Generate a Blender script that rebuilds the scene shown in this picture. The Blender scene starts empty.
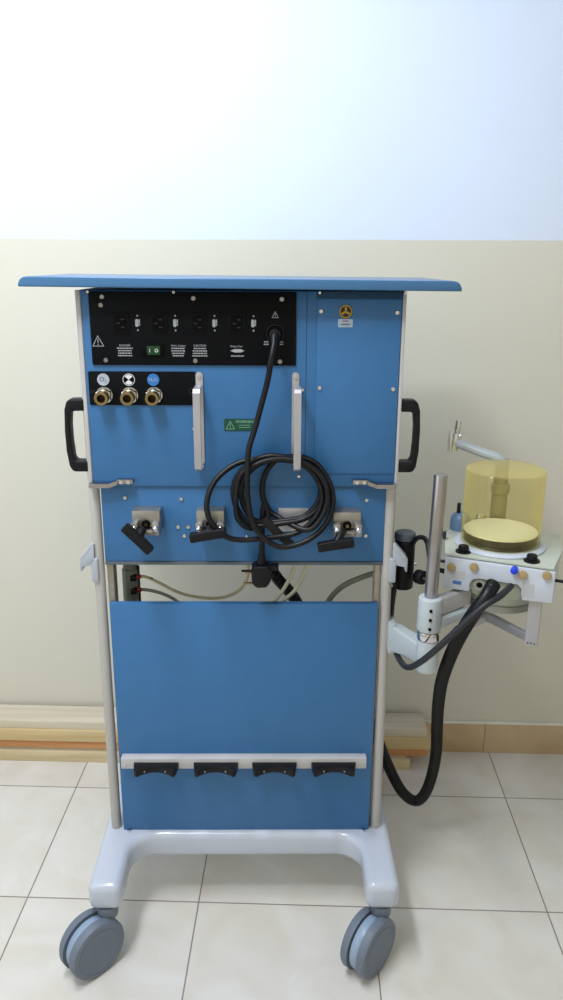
import bpy, bmesh, math, random
from mathutils import Vector, Matrix
random.seed(7)
C = bpy.context.scene.collection
SC = bpy.context.scene
R = math.radians

# ---------------------------------------------------------------- camera
CAM_H, PITCH, YAW, ROLL, FPX = 1.41959, 0.294671, 0.0307515, 0.004752, 784.215
cy_, sy_, cp_, sp_ = math.cos(YAW), math.sin(YAW), math.cos(PITCH), math.sin(PITCH)
F = Vector((-sy_*cp_, cy_*cp_, -sp_)); R0 = Vector((cy_, sy_, 0)); U0 = R0.cross(F)
RR = R0*math.cos(ROLL) + U0*math.sin(ROLL); UU = -R0*math.sin(ROLL) + U0*math.cos(ROLL)
cd = bpy.data.cameras.new('camera'); cam = bpy.data.objects.new('camera', cd); C.objects.link(cam)
cd.sensor_fit = 'VERTICAL'; cd.sensor_height = 36; cd.lens = FPX*36/1000; cd.clip_start = .02
cam.matrix_world = Matrix(((RR.x, UU.x, -F.x, 0), (RR.y, UU.y, -F.y, 0), (RR.z, UU.z, -F.z, CAM_H), (0, 0, 0, 1)))
SC.camera = cam
SC.cycles.transparent_max_bounces = 24

# ---------------------------------------------------------------- light
w = bpy.data.worlds.new('world'); SC.world = w; w.use_nodes = True
w.node_tree.nodes['Background'].inputs[0].default_value = (1, .91, .68, 1)
w.node_tree.nodes['Background'].inputs[1].default_value = .70
def area(name, loc, target, sx, sy, power, col):
    l = bpy.data.lights.new(name, 'AREA'); l.shape = 'RECTANGLE'; l.size = sx; l.size_y = sy; l.energy = power; l.color = col
    o = bpy.data.objects.new(name, l); C.objects.link(o); o.location = loc
    if target: o.rotation_euler = (Vector(target)-Vector(loc)).to_track_quat('-Z', 'Y').to_euler()
area('ceiling_tube_light', (-.55, .80, 2.62), None, .22, 1.1, 34, (.91, .955, 1))
area('window_daylight', (-2.1, .2, 1.5), (-.5, 1.8, .8), 1.5, 1.6, 13, (.82, .90, 1))
area('upper_wall_fill', (-.7, .35, 2.55), (-.6, 2.08, 1.9), 1.2, .16, 12, (.92, .96, 1))  # added fill, no fixture behind it: brightens the upper wall
vs = SC.view_settings; SC.display_settings.display_device = 'sRGB'
vs.view_transform = 'Standard'; vs.look = 'None'; vs.exposure = 0; vs.gamma = 1; vs.use_curve_mapping = False

# ---------------------------------------------------------------- materials
def lin(h):
    v = [int(h[i:i+2], 16)/255 for i in (0, 2, 4)]
    return tuple((c/12.92 if c <= .04045 else ((c+.055)/1.055)**2.4) for c in v) + (1,)
def mat(name, hexc, rough=.5, metal=0, spec=.5, var=.04, scale=30, bump=0, bscale=400, coat=0, trans=0, ior=1.45, emit=0):
    m = bpy.data.materials.new(name); m.use_nodes = True; nt = m.node_tree; b = nt.nodes['Principled BSDF']
    b.inputs['Roughness'].default_value = rough; b.inputs['Metallic'].default_value = metal
    b.inputs['Specular IOR Level'].default_value = spec; b.inputs['IOR'].default_value = ior
    b.inputs['Coat Weight'].default_value = coat; b.inputs['Transmission Weight'].default_value = trans
    tc = nt.nodes.new('ShaderNodeTexCoord'); n = nt.nodes.new('ShaderNodeTexNoise'); n.inputs['Scale'].default_value = scale
    n.inputs['Detail'].default_value = 4; nt.links.new(tc.outputs['Object'], n.inputs['Vector'])
    cr = nt.nodes.new('ShaderNodeValToRGB'); c = lin(hexc)
    cr.color_ramp.elements[0].position = .3; cr.color_ramp.elements[1].position = .7
    cr.color_ramp.elements[0].color = tuple(x*(1-var) for x in c[:3])+(1,); cr.color_ramp.elements[1].color = tuple(min(1, x*(1+var)) for x in c[:3])+(1,)
    nt.links.new(n.outputs['Fac'], cr.inputs[0]); nt.links.new(cr.outputs[0], b.inputs['Base Color'])
    if bump:
        n2 = nt.nodes.new('ShaderNodeTexNoise'); n2.inputs['Scale'].default_value = bscale; nt.links.new(tc.outputs['Object'], n2.inputs['Vector'])
        bp = nt.nodes.new('ShaderNodeBump'); bp.inputs['Strength'].default_value = bump; bp.inputs['Distance'].default_value = .001
        nt.links.new(n2.outputs['Fac'], bp.inputs['Height']); nt.links.new(bp.outputs[0], b.inputs['Normal'])
    if emit:
        b.inputs['Emission Color'].default_value = c; b.inputs['Emission Strength'].default_value = emit
    return m
M = dict(
 blue=mat('blue_paint', '356b9f', .42, bump=.25, bscale=900, var=.03),
 shelf=mat('blue_shelf_paint', '3b668e', .25, bump=.2, bscale=900, var=.02),
 seam=mat('seam_dark', '1d3f5c', .8),
 grey=mat('grey_paint', 'b9b8ba', .4, bump=.1), post=mat('post_paint', 'b4b2b0', .35, var=.02),
 base=mat('base_enamel', 'bcc3d2', .22, var=.015, coat=.3),
 black=mat('black_panel', '090b0f', .5, spec=.12), rubber=mat('black_rubber', '0b0b10', .42, spec=.4), plastic=mat('black_plastic', '0f0f14', .45, spec=.3),
 socket=mat('socket_black', '040506', .5, spec=.1), charcoal=mat('charcoal_plastic', '24252c', .5),
 chrome=mat('chrome', 'd8d8dc', .16, 1, var=.01), steel=mat('brushed_steel', 'a9a6a8', .3, 1, var=.05), alu=mat('cast_aluminium', 'a3a19c', .42, .85, var=.12, scale=60),
 satin=mat('satin_aluminium', 'b3b3ba', .38, .6, var=.03), brass=mat('brass', '9d8c66', .32, 1, var=.08),
 brassdark=mat('brass_bore', '2a1c0c', .6), white=mat('white_print', 'd9dce0', .6, var=.01), print=mat('grey_print', '9ea2a6', .6, var=.02),
 o2=mat('disc_white', 'a9b0bc', .5), n2o=mat('disc_blue', '2a72b8', .5), green=mat('green_label', '0a4534', .5), greenlit=mat('green_rocker', '09381c', .3, emit=.03),
 yellow=mat('yellow_disc', 'b99436', .5), tag=mat('pale_tag', '9fb0c4', .5), red=mat('red_print', '8a2a3a', .5), redf=mat('red_fitting', '8e2a22', .4),
 wheel=mat('caster_grey', '6b7584', .5, var=.03), tread=mat('caster_tread', '7c858f', .6, var=.03), fender=mat('caster_fender', '8fa3bc', .35, var=.02),
 cover=mat('absorber_shell', 'c0c7d4', .35, var=.01), shell2=mat('absorber_body', 'b9bfb4', .3, var=.03), armp=mat('arm_enamel', 'b4bdc3', .3, var=.01),
 disc=mat('bellows_disc', 'e2e1d6', .45, var=.03), band=mat('bellows_rubber', '1a1810', .4, var=.15), wood_peg=mat('brown_knob', 'a58c62', .5),
 bluebtn=mat('blue_button', '1f3fd8', .3), bluelab=mat('blue_connector', '3f6ea8', .4), bagblue=mat('blue_grey_dome', '5f7c9c', .4),
 tubecream=mat('cream_tube', 'c9bf97', .4), tubegrey=mat('grey_tube', '8f9189', .4), tubepale=mat('pale_tube', 'c9cab0', .35), tubegreen=mat('olive_grey_tube', '8d9484', .4),
 capgrey=mat('blue_grey_cap', '56606a', .45),
)
# amber canister: thin clear tinted plastic
m = bpy.data.materials.new('amber_plastic'); m.use_nodes = True; nt = m.node_tree; nt.nodes.clear()
out = nt.nodes.new('ShaderNodeOutputMaterial'); tr = nt.nodes.new('ShaderNodeBsdfTransparent'); gl = nt.nodes.new('ShaderNodeBsdfGlossy'); df = nt.nodes.new('ShaderNodeBsdfTranslucent'); d2 = nt.nodes.new('ShaderNodeBsdfDiffuse')
tr.inputs[0].default_value = (.992, .975, .86, 1); gl.inputs['Roughness'].default_value = .08; gl.inputs[0].default_value = (1, .97, .85, 1)
df.inputs[0].default_value = (.90, .78, .34, 1); d2.inputs[0].default_value = (.90, .80, .38, 1)
lw = nt.nodes.new('ShaderNodeLayerWeight'); lw.inputs[0].default_value = .35
mx0 = nt.nodes.new('ShaderNodeMixShader'); mx0.inputs[0].default_value = .5; nt.links.new(df.outputs[0], mx0.inputs[1]); nt.links.new(d2.outputs[0], mx0.inputs[2])
mp_ = nt.nodes.new('ShaderNodeMapRange'); mp_.inputs['From Min'].default_value = 0; mp_.inputs['From Max'].default_value = 1; mp_.inputs['To Min'].default_value = .012; mp_.inputs['To Max'].default_value = .34
nt.links.new(lw.outputs['Facing'], mp_.inputs['Value'])
mx1 = nt.nodes.new('ShaderNodeMixShader'); nt.links.new(mp_.outputs[0], mx1.inputs[0]); nt.links.new(tr.outputs[0], mx1.inputs[1]); nt.links.new(mx0.outputs[0], mx1.inputs[2])
lw2 = nt.nodes.new('ShaderNodeLayerWeight'); lw2.inputs[0].default_value = .5
pw = nt.nodes.new('ShaderNodeMath'); pw.operation = 'POWER'; pw.inputs[1].default_value = 5; nt.links.new(lw2.outputs['Facing'], pw.inputs[0])
fr = nt.nodes.new('ShaderNodeMath'); fr.operation = 'MULTIPLY_ADD'; fr.inputs[1].default_value = .35; fr.inputs[2].default_value = .02; nt.links.new(pw.outputs[0], fr.inputs[0])
mx2 = nt.nodes.new('ShaderNodeMixShader'); nt.links.new(fr.outputs[0], mx2.inputs[0]); nt.links.new(mx1.outputs[0], mx2.inputs[1]); nt.links.new(gl.outputs[0], mx2.inputs[2])
nt.links.new(mx2.outputs[0], out.inputs[0]); M['amber'] = m

def wall_mat():
    m = bpy.data.materials.new('two_tone_wall_paint'); m.use_nodes = True; nt = m.node_tree; b = nt.nodes['Principled BSDF']
    g = nt.nodes.new('ShaderNodeNewGeometry'); s = nt.nodes.new('ShaderNodeSeparateXYZ'); nt.links.new(g.outputs['Position'], s.inputs[0])
    n = nt.nodes.new('ShaderNodeTexNoise'); n.inputs['Scale'].default_value = 7; nt.links.new(g.outputs['Position'], n.inputs['Vector'])
    e = nt.nodes.new('ShaderNodeMath'); e.operation = 'MULTIPLY_ADD'; e.inputs[1].default_value = .004; nt.links.new(n.outputs['Fac'], e.inputs[0]); nt.links.new(s.outputs['Z'], e.inputs[2])
    mr = nt.nodes.new('ShaderNodeMapRange'); mr.inputs['From Min'].default_value = 1.4735; mr.inputs['From Max'].default_value = 1.4775; nt.links.new(e.outputs[0], mr.inputs['Value'])
    mx = nt.nodes.new('ShaderNodeMix'); mx.data_type = 'RGBA'; mx.inputs[6].default_value = lin('d5d3c7'); mx.inputs[7].default_value = lin('d9e5fa')
    nt.links.new(mr.outputs[0], mx.inputs[0])
    n3 = nt.nodes.new('ShaderNodeTexNoise'); n3.inputs['Scale'].default_value = 3; n3.inputs['Detail'].default_value = 5; nt.links.new(g.outputs['Position'], n3.inputs['Vector'])
    mr2 = nt.nodes.new('ShaderNodeMapRange'); mr2.inputs['To Min'].default_value = .96; mr2.inputs['To Max'].default_value = 1.02; nt.links.new(n3.outputs['Fac'], mr2.inputs['Value'])
    v = nt.nodes.new('ShaderNodeVectorMath'); v.operation = 'SCALE'; nt.links.new(mx.outputs[2], v.inputs[0]); nt.links.new(mr2.outputs[0], v.inputs['Scale'])
    nt.links.new(v.outputs[0], b.inputs['Base Color']); b.inputs['Roughness'].default_value = .6; b.inputs['Specular IOR Level'].default_value = .25
    n2 = nt.nodes.new('ShaderNodeTexNoise'); n2.inputs['Scale'].default_value = 60; nt.links.new(g.outputs['Position'], n2.inputs['Vector'])
    bp = nt.nodes.new('ShaderNodeBump'); bp.inputs['Strength'].default_value = .15; bp.inputs['Distance'].default_value = .002; nt.links.new(n2.outputs['Fac'], bp.inputs['Height']); nt.links.new(bp.outputs[0], b.inputs['Normal'])
    return m
X0, Y0 = -.63228, 1.46080     # tile grid origin; tiles are 40 cm
def tile_mat(name, cols, joint, skirt=False):
    m = bpy.data.materials.new(name); m.use_nodes = True; nt = m.node_tree; b = nt.nodes['Principled BSDF']
    g = nt.nodes.new('ShaderNodeNewGeometry'); s = nt.nodes.new('ShaderNodeSeparateXYZ'); nt.links.new(g.outputs['Position'], s.inputs[0])
    def mth(op, a, b_=None, c=None):
        k = nt.nodes.new('ShaderNodeMath'); k.operation = op
        for i, q in enumerate((a, b_, c)):
            if q is None: continue
            if isinstance(q, (int, float)): k.inputs[i].default_value = q
            else: nt.links.new(q, k.inputs[i])
        return k.outputs[0]
    def grid(o, o0):
        t = mth('DIVIDE', mth('SUBTRACT', o, o0), .4)
        return mth('MULTIPLY', mth('ABSOLUTE', mth('SUBTRACT', mth('FRACT', mth('ADD', t, .5)), .5)), .4), mth('FLOOR', t)
    dx, ix = grid(s.outputs['X'], X0 - (.017 if skirt else 0)); dy, iy = grid(s.outputs['Y'], Y0)
    d = dx if skirt else mth('MINIMUM', dx, dy)
    grout = mth('LESS_THAN', d, joint)
    cx = nt.nodes.new('ShaderNodeCombineXYZ'); nt.links.new(ix, cx.inputs[0]); nt.links.new(iy, cx.inputs[1])
    wn = nt.nodes.new('ShaderNodeTexWhiteNoise'); wn.noise_dimensions = '3D'; nt.links.new(cx.outputs[0], wn.inputs['Vector'])
    va = nt.nodes.new('ShaderNodeVectorMath'); va.operation = 'MULTIPLY_ADD'; va.inputs[1].default_value = (5, 5, 5); nt.links.new(wn.outputs['Color'], va.inputs[0]); nt.links.new(g.outputs['Position'], va.inputs[2])
    n = nt.nodes.new('ShaderNodeTexNoise'); n.inputs['Scale'].default_value = 7; n.inputs['Detail'].default_value = 8; n.inputs['Distortion'].default_value = .8; nt.links.new(va.outputs[0], n.inputs['Vector'])
    cr = nt.nodes.new('ShaderNodeValToRGB'); cr.color_ramp.elements[0].position = .3; cr.color_ramp.elements[1].position = .65
    cr.color_ramp.elements[0].color = lin(cols[0]); cr.color_ramp.elements[1].color = lin(cols[1]); nt.links.new(n.outputs['Fac'], cr.inputs[0])
    mx = nt.nodes.new('ShaderNodeMix'); mx.data_type = 'RGBA'; nt.links.new(grout, mx.inputs[0]); nt.links.new(cr.outputs[0], mx.inputs[6]); mx.inputs[7].default_value = lin('8a7f7c')
    nt.links.new(mx.outputs[2], b.inputs['Base Color'])
    ro = mth('MULTIPLY_ADD', grout, .5, .24); nt.links.new(ro, b.inputs['Roughness'])
    bp = nt.nodes.new('ShaderNodeBump'); bp.inputs['Strength'].default_value = .4; bp.inputs['Distance'].default_value = .001
    nt.links.new(mth('SUBTRACT', 1, grout), bp.inputs['Height']); nt.links.new(bp.outputs[0], b.inputs['Normal'])
    return m
def wood_mat(name, a, b_, sc=1):
    m = bpy.data.materials.new(name); m.use_nodes = True; nt = m.node_tree; b = nt.nodes['Principled BSDF']
    tc = nt.nodes.new('ShaderNodeTexCoord'); mp2 = nt.nodes.new('ShaderNodeMapping'); mp2.inputs['Scale'].default_value = (2*sc, 45*sc, 45*sc); nt.links.new(tc.outputs['Object'], mp2.inputs[0])
    n = nt.nodes.new('ShaderNodeTexNoise'); n.inputs['Scale'].default_value = 1; n.inputs['Detail'].default_value = 6; nt.links.new(mp2.outputs[0], n.inputs['Vector'])
    cr = nt.nodes.new('ShaderNodeValToRGB'); cr.color_ramp.elements[0].position = .35; cr.color_ramp.elements[1].position = .65
    cr.color_ramp.elements[0].color = lin(a); cr.color_ramp.elements[1].color = lin(b_)
    nt.links.new(n.outputs['Fac'], cr.inputs[0]); nt.links.new(cr.outputs[0], b.inputs['Base Color']); b.inputs['Roughness'].default_value = .7
    return m

# ---------------------------------------------------------------- shape helpers (each adds to a bmesh)
def BM(): return bmesh.new()
def merge(bm, b2, mtx=None):
    me = bpy.data.meshes.new('t'); b2.to_mesh(me); b2.free()
    if mtx is not None: me.transform(mtx)
    bm.from_mesh(me); bpy.data.meshes.remove(me); return bm
def bev(b2, r, seg=2, ang=30):
    es = [e for e in b2.edges if len(e.link_faces) == 2 and e.calc_face_angle(0) > R(ang)]
    if r > 0 and es: bmesh.ops.bevel(b2, geom=es, offset=r, segments=seg, profile=.5, affect='EDGES', clamp_overlap=True)
def box(bm, x0, x1, y0, y1, z0, z1, r=.001, seg=2, mtx=None):
    b = bmesh.new(); bmesh.ops.create_cube(b, size=1)
    for v in b.verts: v.co = Vector(((x0+x1)/2+v.co.x*(x1-x0), (y0+y1)/2+v.co.y*(y1-y0), (z0+z1)/2+v.co.z*(z1-z0)))
    bev(b, r, seg); return merge(bm, b, mtx)
def frame_to(d):
    return Vector(d).to_track_quat('Z', 'Y').to_matrix().to_4x4()
def cyl(bm, p0, p1, r0, r1=None, seg=24, r=0, bs=2, mtx=None):
    p0, p1 = Vector(p0), Vector(p1); r1 = r0 if r1 is None else r1; L = (p1-p0).length
    b = bmesh.new(); bmesh.ops.create_cone(b, cap_ends=True, segments=seg, radius1=r0, radius2=r1, depth=L)
    bev(b, r, bs, 50)
    T = Matrix.Translation((p0+p1)/2) @ frame_to(p1-p0)
    return merge(bm, b, (mtx @ T) if mtx is not None else T)
def lathe(bm, prof, p, axis=(0, 0, 1), seg=48, mtx=None):     # prof: (radius, height); closed by caps when radius 0
    b = bmesh.new(); rings = []
    for rr, h in prof:
        if rr < 1e-6: rings.append([b.verts.new((0, 0, h))])
        else: rings.append([b.verts.new((rr*math.cos(2*math.pi*k/seg), rr*math.sin(2*math.pi*k/seg), h)) for k in range(seg)])
    for a, c in zip(rings, rings[1:]):
        for k in range(seg):
            k2 = (k+1) % seg
            if len(a) == 1 and len(c) == 1: continue
            if len(a) == 1: b.faces.new((a[0], c[k2], c[k]))
            elif len(c) == 1: b.faces.new((a[k], a[k2], c[0]))
            else: b.faces.new((a[k], a[k2], c[k2], c[k]))
    bmesh.ops.recalc_face_normals(b, faces=b.faces)
    T = Matrix.Translation(Vector(p)) @ frame_to(axis)
    return merge(bm, b, (mtx @ T) if mtx is not None else T)
def prism(bm, pts, a0, a1, plane='xz', r=0, seg=2, mtx=None):  # outline in a plane, extruded along the third axis
    b = bmesh.new()
    def P(p, t): return {'xz': (p[0], t, p[1]), 'xy': (p[0], p[1], t), 'yz': (t, p[0], p[1])}[plane]
    A = [b.verts.new(P(p, a0)) for p in pts]; B = [b.verts.new(P(p, a1)) for p in pts]; n = len(pts)
    b.faces.new(A); b.faces.new(B[::-1])
    for k in range(n): b.faces.new((A[k], B[k], B[(k+1) % n], A[(k+1) % n]))
    bmesh.ops.recalc_face_normals(b, faces=b.faces); bev(b, r, seg)
    return merge(bm, b, mtx)
def rrect(x0, x1, z0, z1, r, n=5):
    o = []
    for cx, cz, a in ((x1-r, z1-r, 0), (x0+r, z1-r, 90), (x0+r, z0+r, 180), (x1-r, z0+r, 270)):
        for k in range(n+1): t = R(a+90*k/n); o.append((cx+r*math.cos(t), cz+r*math.sin(t)))
    return o
def spline(pts, n=6):
    P = [Vector(p) for p in pts]; P = [2*P[0]-P[1]] + P + [2*P[-1]-P[-2]]; out = []
    for i in range(1, len(P)-2):
        p0, p1, p2, p3 = P[i-1:i+3]
        for k in range(n):
            t = k/n; out.append(.5*((2*p1)+(-p0+p2)*t+(2*p0-5*p1+4*p2-p3)*t*t+(-p0+3*p1-3*p2+p3)*t**3))
    out.append(P[-2]); return out
def tube(bm, pts, r, seg=12, smooth=6, ridge=None):
    P = spline(pts, smooth) if smooth else [Vector(p) for p in pts]
    if ridge:            # resample evenly so the corrugation is regular
        L = [0]
        for a, c in zip(P, P[1:]): L.append(L[-1]+(c-a).length)
        n = int(L[-1]/(ridge/2)); Q = []; j = 0
        for k in range(n+1):
            s = L[-1]*k/n
            while j < len(L)-2 and L[j+1] < s: j += 1
            Q.append(P[j].lerp(P[j+1], (s-L[j])/max(1e-9, L[j+1]-L[j])))
        P = Q
    T = [(P[min(i+1, len(P)-1)]-P[max(i-1, 0)]).normalized() for i in range(len(P))]
    nrm = T[0].orthogonal().normalized(); rings = []; b = bmesh.new()
    for i, (p, t) in enumerate(zip(P, T)):
        nrm = (nrm - t*nrm.dot(t)).normalized(); bi = t.cross(nrm)
        rr = r*(1.0 if i % 2 else .88) if ridge else r
        rings.append([b.verts.new(p+(nrm*math.cos(2*math.pi*k/seg)+bi*math.sin(2*math.pi*k/seg))*rr) for k in range(seg)])
    for a, c in zip(rings, rings[1:]):
        for k in range(seg): b.faces.new((a[k], a[(k+1) % seg], c[(k+1) % seg], c[k]))
    b.faces.new(rings[0][::-1]); b.faces.new(rings[-1])
    bmesh.ops.recalc_face_normals(b, faces=b.faces); return merge(bm, b)
def strap(bm, pts, wd, th, axis=(1, 0, 0)):      # flat strip following pts, width along axis
    P = [Vector(p) for p in pts]; ax = Vector(axis); b = bmesh.new(); rings = []
    for i, p in enumerate(P):
        t = (P[min(i+1, len(P)-1)]-P[max(i-1, 0)]).normalized(); n = t.cross(ax).normalized()
        rings.append([b.verts.new(p+ax*sx*wd/2+n*sn*th/2) for sx, sn in ((-1, -1), (1, -1), (1, 1), (-1, 1))])
    for a, c in zip(rings, rings[1:]):
        for k in range(4): b.faces.new((a[k], a[(k+1) % 4], c[(k+1) % 4], c[k]))
    b.faces.new(rings[0][::-1]); b.faces.new(rings[-1]); bmesh.ops.recalc_face_normals(b, faces=b.faces); bev(b, .0008, 1, 60)
    return merge(bm, b)
def text(bm, s, size, x, y, z, th=.0003, align='CENTER'):
    cu = bpy.data.curves.new('t', 'FONT'); cu.body = s; cu.size = size; cu.extrude = th; cu.align_x = align; cu.align_y = 'CENTER'; cu.resolution_u = 2
    o = bpy.data.objects.new('t', cu); me = bpy.data.meshes.new_from_object(o)
    me.transform(Matrix.Translation((x, y, z)) @ Matrix.Rotation(R(90), 4, 'X')); bm.from_mesh(me)
    bpy.data.objects.remove(o); bpy.data.curves.remove(cu); bpy.data.meshes.remove(me); return bm
def ring(bm, x, y, z, ro, ri, th=.0006, seg=24):
    return lathe(bm, [(ro, 0), (ro, th), (ri, th), (ri, 0), (ro, 0)], (x, y, z), (0, -1, 0), seg)

# ---------------------------------------------------------------- things; the trolley's own frame is turned 2.3 degrees from the wall
TH = .04; MO = Vector((-.119704, 1.465200, 0)); ROT = Matrix.Rotation(TH, 4, 'Z')
ORG = {}
def thing(name, label, cat, at=(0, 0, 0), group=None, machine=True):
    o = bpy.data.objects.new(name, None); o.empty_display_size = .05; C.objects.link(o)
    o.location = (MO + ROT.to_3x3() @ Vector(at)) if machine else Vector(at)
    o.rotation_euler = (0, 0, TH if machine else 0)
    o['label'] = label; o['category'] = cat
    if group: o['group'] = group
    ORG[o.name] = Vector(at); return o
def obj(name, bm, m, parent=None, ang=35, label=None, org=None):
    me = bpy.data.meshes.new(name)
    if parent is not None and org is None: org = ORG[parent.name]
    if org is not None: bmesh.ops.translate(bm, verts=bm.verts, vec=-org)
    bm.to_mesh(me); bm.free(); me.materials.append(M[m] if isinstance(m, str) else m)
    me.shade_smooth(); me.set_sharp_from_angle(angle=R(ang))
    o = bpy.data.objects.new(name, me); C.objects.link(o)
    if parent is not None: o.parent = parent; ORG[o.name] = org
    if label: o['label'] = label
    return o
def single(name, bm, m, label, cat, at, group=None, machine=True, ang=35):    # a thing that is one mesh
    at = Vector(at); o = obj(name, bm, m, None, ang, org=at)
    o.location = (MO + ROT.to_3x3() @ at) if machine else at
    o.rotation_euler = (0, 0, TH if machine else 0); o['label'] = label; o['category'] = cat
    if group: o['group'] = group
    ORG[o.name] = at; return o
def struct(name, bm, m):
    o = obj(name, bm, m); o['kind'] = 'structure'; return o
# ---- routes of cables and tubes in the trolley's frame (across, depth, height)
PATH_cord = [(0.0605,-0.030,1.290), (0.0590,-0.040,1.278), (0.054,-0.050,1.251), (0.049,-0.045,1.218), (0.038,-0.040,1.174), (0.025,-0.042,1.126), (0.013,-0.050,1.086), (0.010,-0.055,1.039), (0.011,-0.058,0.991), (0.020,-0.060,0.946), (0.041,-0.060,0.916), (0.075,-0.058,0.897), (0.124,-0.051,0.908), (0.160,-0.044,0.940), (0.173,-0.037,0.985), (0.159,-0.030,1.030), (0.123,-0.023,1.062), (0.037,-0.018,1.061), (-0.013,-0.020,1.051), (-0.052,-0.036,1.022), (-0.067,-0.054,0.982), (-0.056,-0.061,0.944), (-0.017,-0.056,0.912), (0.064,-0.042,0.912), (0.108,-0.040,0.922), (0.140,-0.038,0.951), (0.152,-0.036,0.991), (0.139,-0.034,1.030), (0.107,-0.032,1.058), (0.060,-0.030,1.070), (0.021,-0.030,1.060), (-0.008,-0.030,1.033), (-0.018,-0.030,0.997), (-0.008,-0.030,0.960), (0.020,-0.030,0.932), (0.079,-0.035,0.938), (0.118,-0.033,0.946), (0.146,-0.031,0.969), (0.156,-0.029,1.001), (0.145,-0.026,1.032), (0.117,-0.024,1.054), (0.064,-0.022,1.060), (0.030,-0.023,1.051), (0.006,-0.024,1.028), (-0.003,-0.025,0.995), (0.005,-0.026,0.962), (0.030,-0.027,0.938), (0.091,-0.028,0.942), (0.121,-0.026,0.950), (0.143,-0.023,0.974), (0.150,-0.021,1.006), (0.142,-0.019,1.039), (0.120,-0.016,1.062), (0.086,-0.014,1.064), (0.062,-0.014,1.056), (0.044,-0.015,1.033), (0.037,-0.015,1.002), (0.043,-0.015,0.971), (0.062,-0.016,0.948), (0.122,-0.050,0.929), (0.152,-0.047,0.956), (0.162,-0.044,0.993), (0.151,-0.041,1.030), (0.121,-0.038,1.056), (0.073,-0.035,1.065), (0.027,-0.040,1.056), (-0.006,-0.045,1.029), (-0.011,-0.045,0.957), (0.014,-0.040,0.929), (0.048,-0.020,0.939), (0.041,-0.015,0.968), (0.037,-0.016,0.938), (0.037,-0.020,0.898), (0.036,-0.022,0.865) ]
PATH_hose = [(0.464,-0.140,0.858), (0.445,-0.160,0.839), (0.426,-0.160,0.807), (0.415,-0.130,0.754), (0.410,-0.080,0.681), (0.410,-0.020,0.589), (0.420,0.040,0.494), (0.433,0.090,0.398), (0.442,0.120,0.319), (0.443,0.150,0.234), (0.434,0.170,0.167), (0.415,0.180,0.136), (0.384,0.180,0.157), (0.357,0.180,0.203), (0.330,0.180,0.266), (0.308,0.180,0.325), (0.279,0.180,0.389), (0.215,0.170,0.507), (0.142,0.150,0.632), (0.100,0.130,0.715), (0.067,0.120,0.759), (0.043,0.120,0.801) ]
PATH_cable = [(0.499,-0.130,0.848), (0.471,-0.160,0.841), (0.439,-0.175,0.828), (0.402,-0.175,0.790), (0.367,-0.165,0.743), (0.337,-0.140,0.696), (0.322,-0.090,0.658), (0.316,-0.020,0.643), (0.312,0.030,0.656), (0.309,0.050,0.688), (0.310,0.055,0.727), (0.313,0.055,0.764) ]
PATH_arc = [(0.343,0.050,0.851), (0.345,0.040,0.870), (0.352,0.030,0.885), (0.363,0.020,0.888), (0.367,0.000,0.881), (0.369,-0.020,0.856), (0.376,-0.030,0.843), (0.404,-0.030,0.835) ]
PATH_cream = [(-0.239,0.080,0.780), (-0.212,0.080,0.778), (-0.183,0.080,0.764), (-0.145,0.080,0.743), (-0.105,0.080,0.732), (-0.056,0.080,0.730), (-0.017,0.080,0.746), (0.003,0.080,0.776), (0.007,0.080,0.812) ]
PATH_grey = [(-0.241,0.080,0.750), (-0.209,0.080,0.748), (-0.177,0.080,0.739), (-0.146,0.080,0.720), (-0.110,0.080,0.678) ]
PATH_pale1 = [(0.108,0.050,0.829), (0.096,0.050,0.795), (0.079,0.050,0.761), (0.060,0.050,0.732), (0.048,0.050,0.704) ]
PATH_pale2 = [(0.131,0.050,0.829), (0.121,0.050,0.795), (0.104,0.050,0.761), (0.083,0.050,0.739), (0.067,0.050,0.716) ]
PATH_green = [(0.165,0.100,0.688), (0.188,0.100,0.728), (0.214,0.100,0.752), (0.246,0.100,0.768), (0.280,0.100,0.780), (0.298,0.080,0.790) ]

# ================================================================ the setting
WY = 2.080
wallm = wall_mat(); tile = tile_mat('cream_floor_tile', ('d4cec4', 'dedbd7'), .0016); skirtm = tile_mat('tan_skirting_tile', ('b89f7c', 'c9b291'), .0014, True)
plain = mat('white_paint', 'e2e6ec', .7)
struct('wall_back', box(BM(), -2.3, 2.3, WY, WY+.12, 0, 2.75, 0), wallm)
struct('floor', box(BM(), -2.3, 2.3, -1.9, WY+.12, -.1, 0, 0), tile)
struct('ceiling', box(BM(), -2.3, 2.3, -.6, WY+.12, 2.75, 2.85, 0), plain)
struct('wall_left', box(BM(), -2.42, -2.3, -1.9, WY+.12, 0, 2.75, 0), wallm)
struct('wall_right', box(BM(), 2.3, 2.42, -1.9, WY+.12, 0, 2.75, 0), wallm)
struct('baseboard_back', box(BM(), -2.3, 2.3, WY-.010, WY-.0002, 0, .098, .001), skirtm)
struct('trim_1', box(BM(), -2.3, 2.3, WY-.011, WY-.0002, .0983, .1035, .001), mat('white_caulk', 'e4e2d8', .7))

# ================================================================ the trolley
T = thing('anaesthesia_machine', 'tall blue and grey anaesthesia machine on casters, rear panels facing the viewer', 'medical machine')
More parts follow.
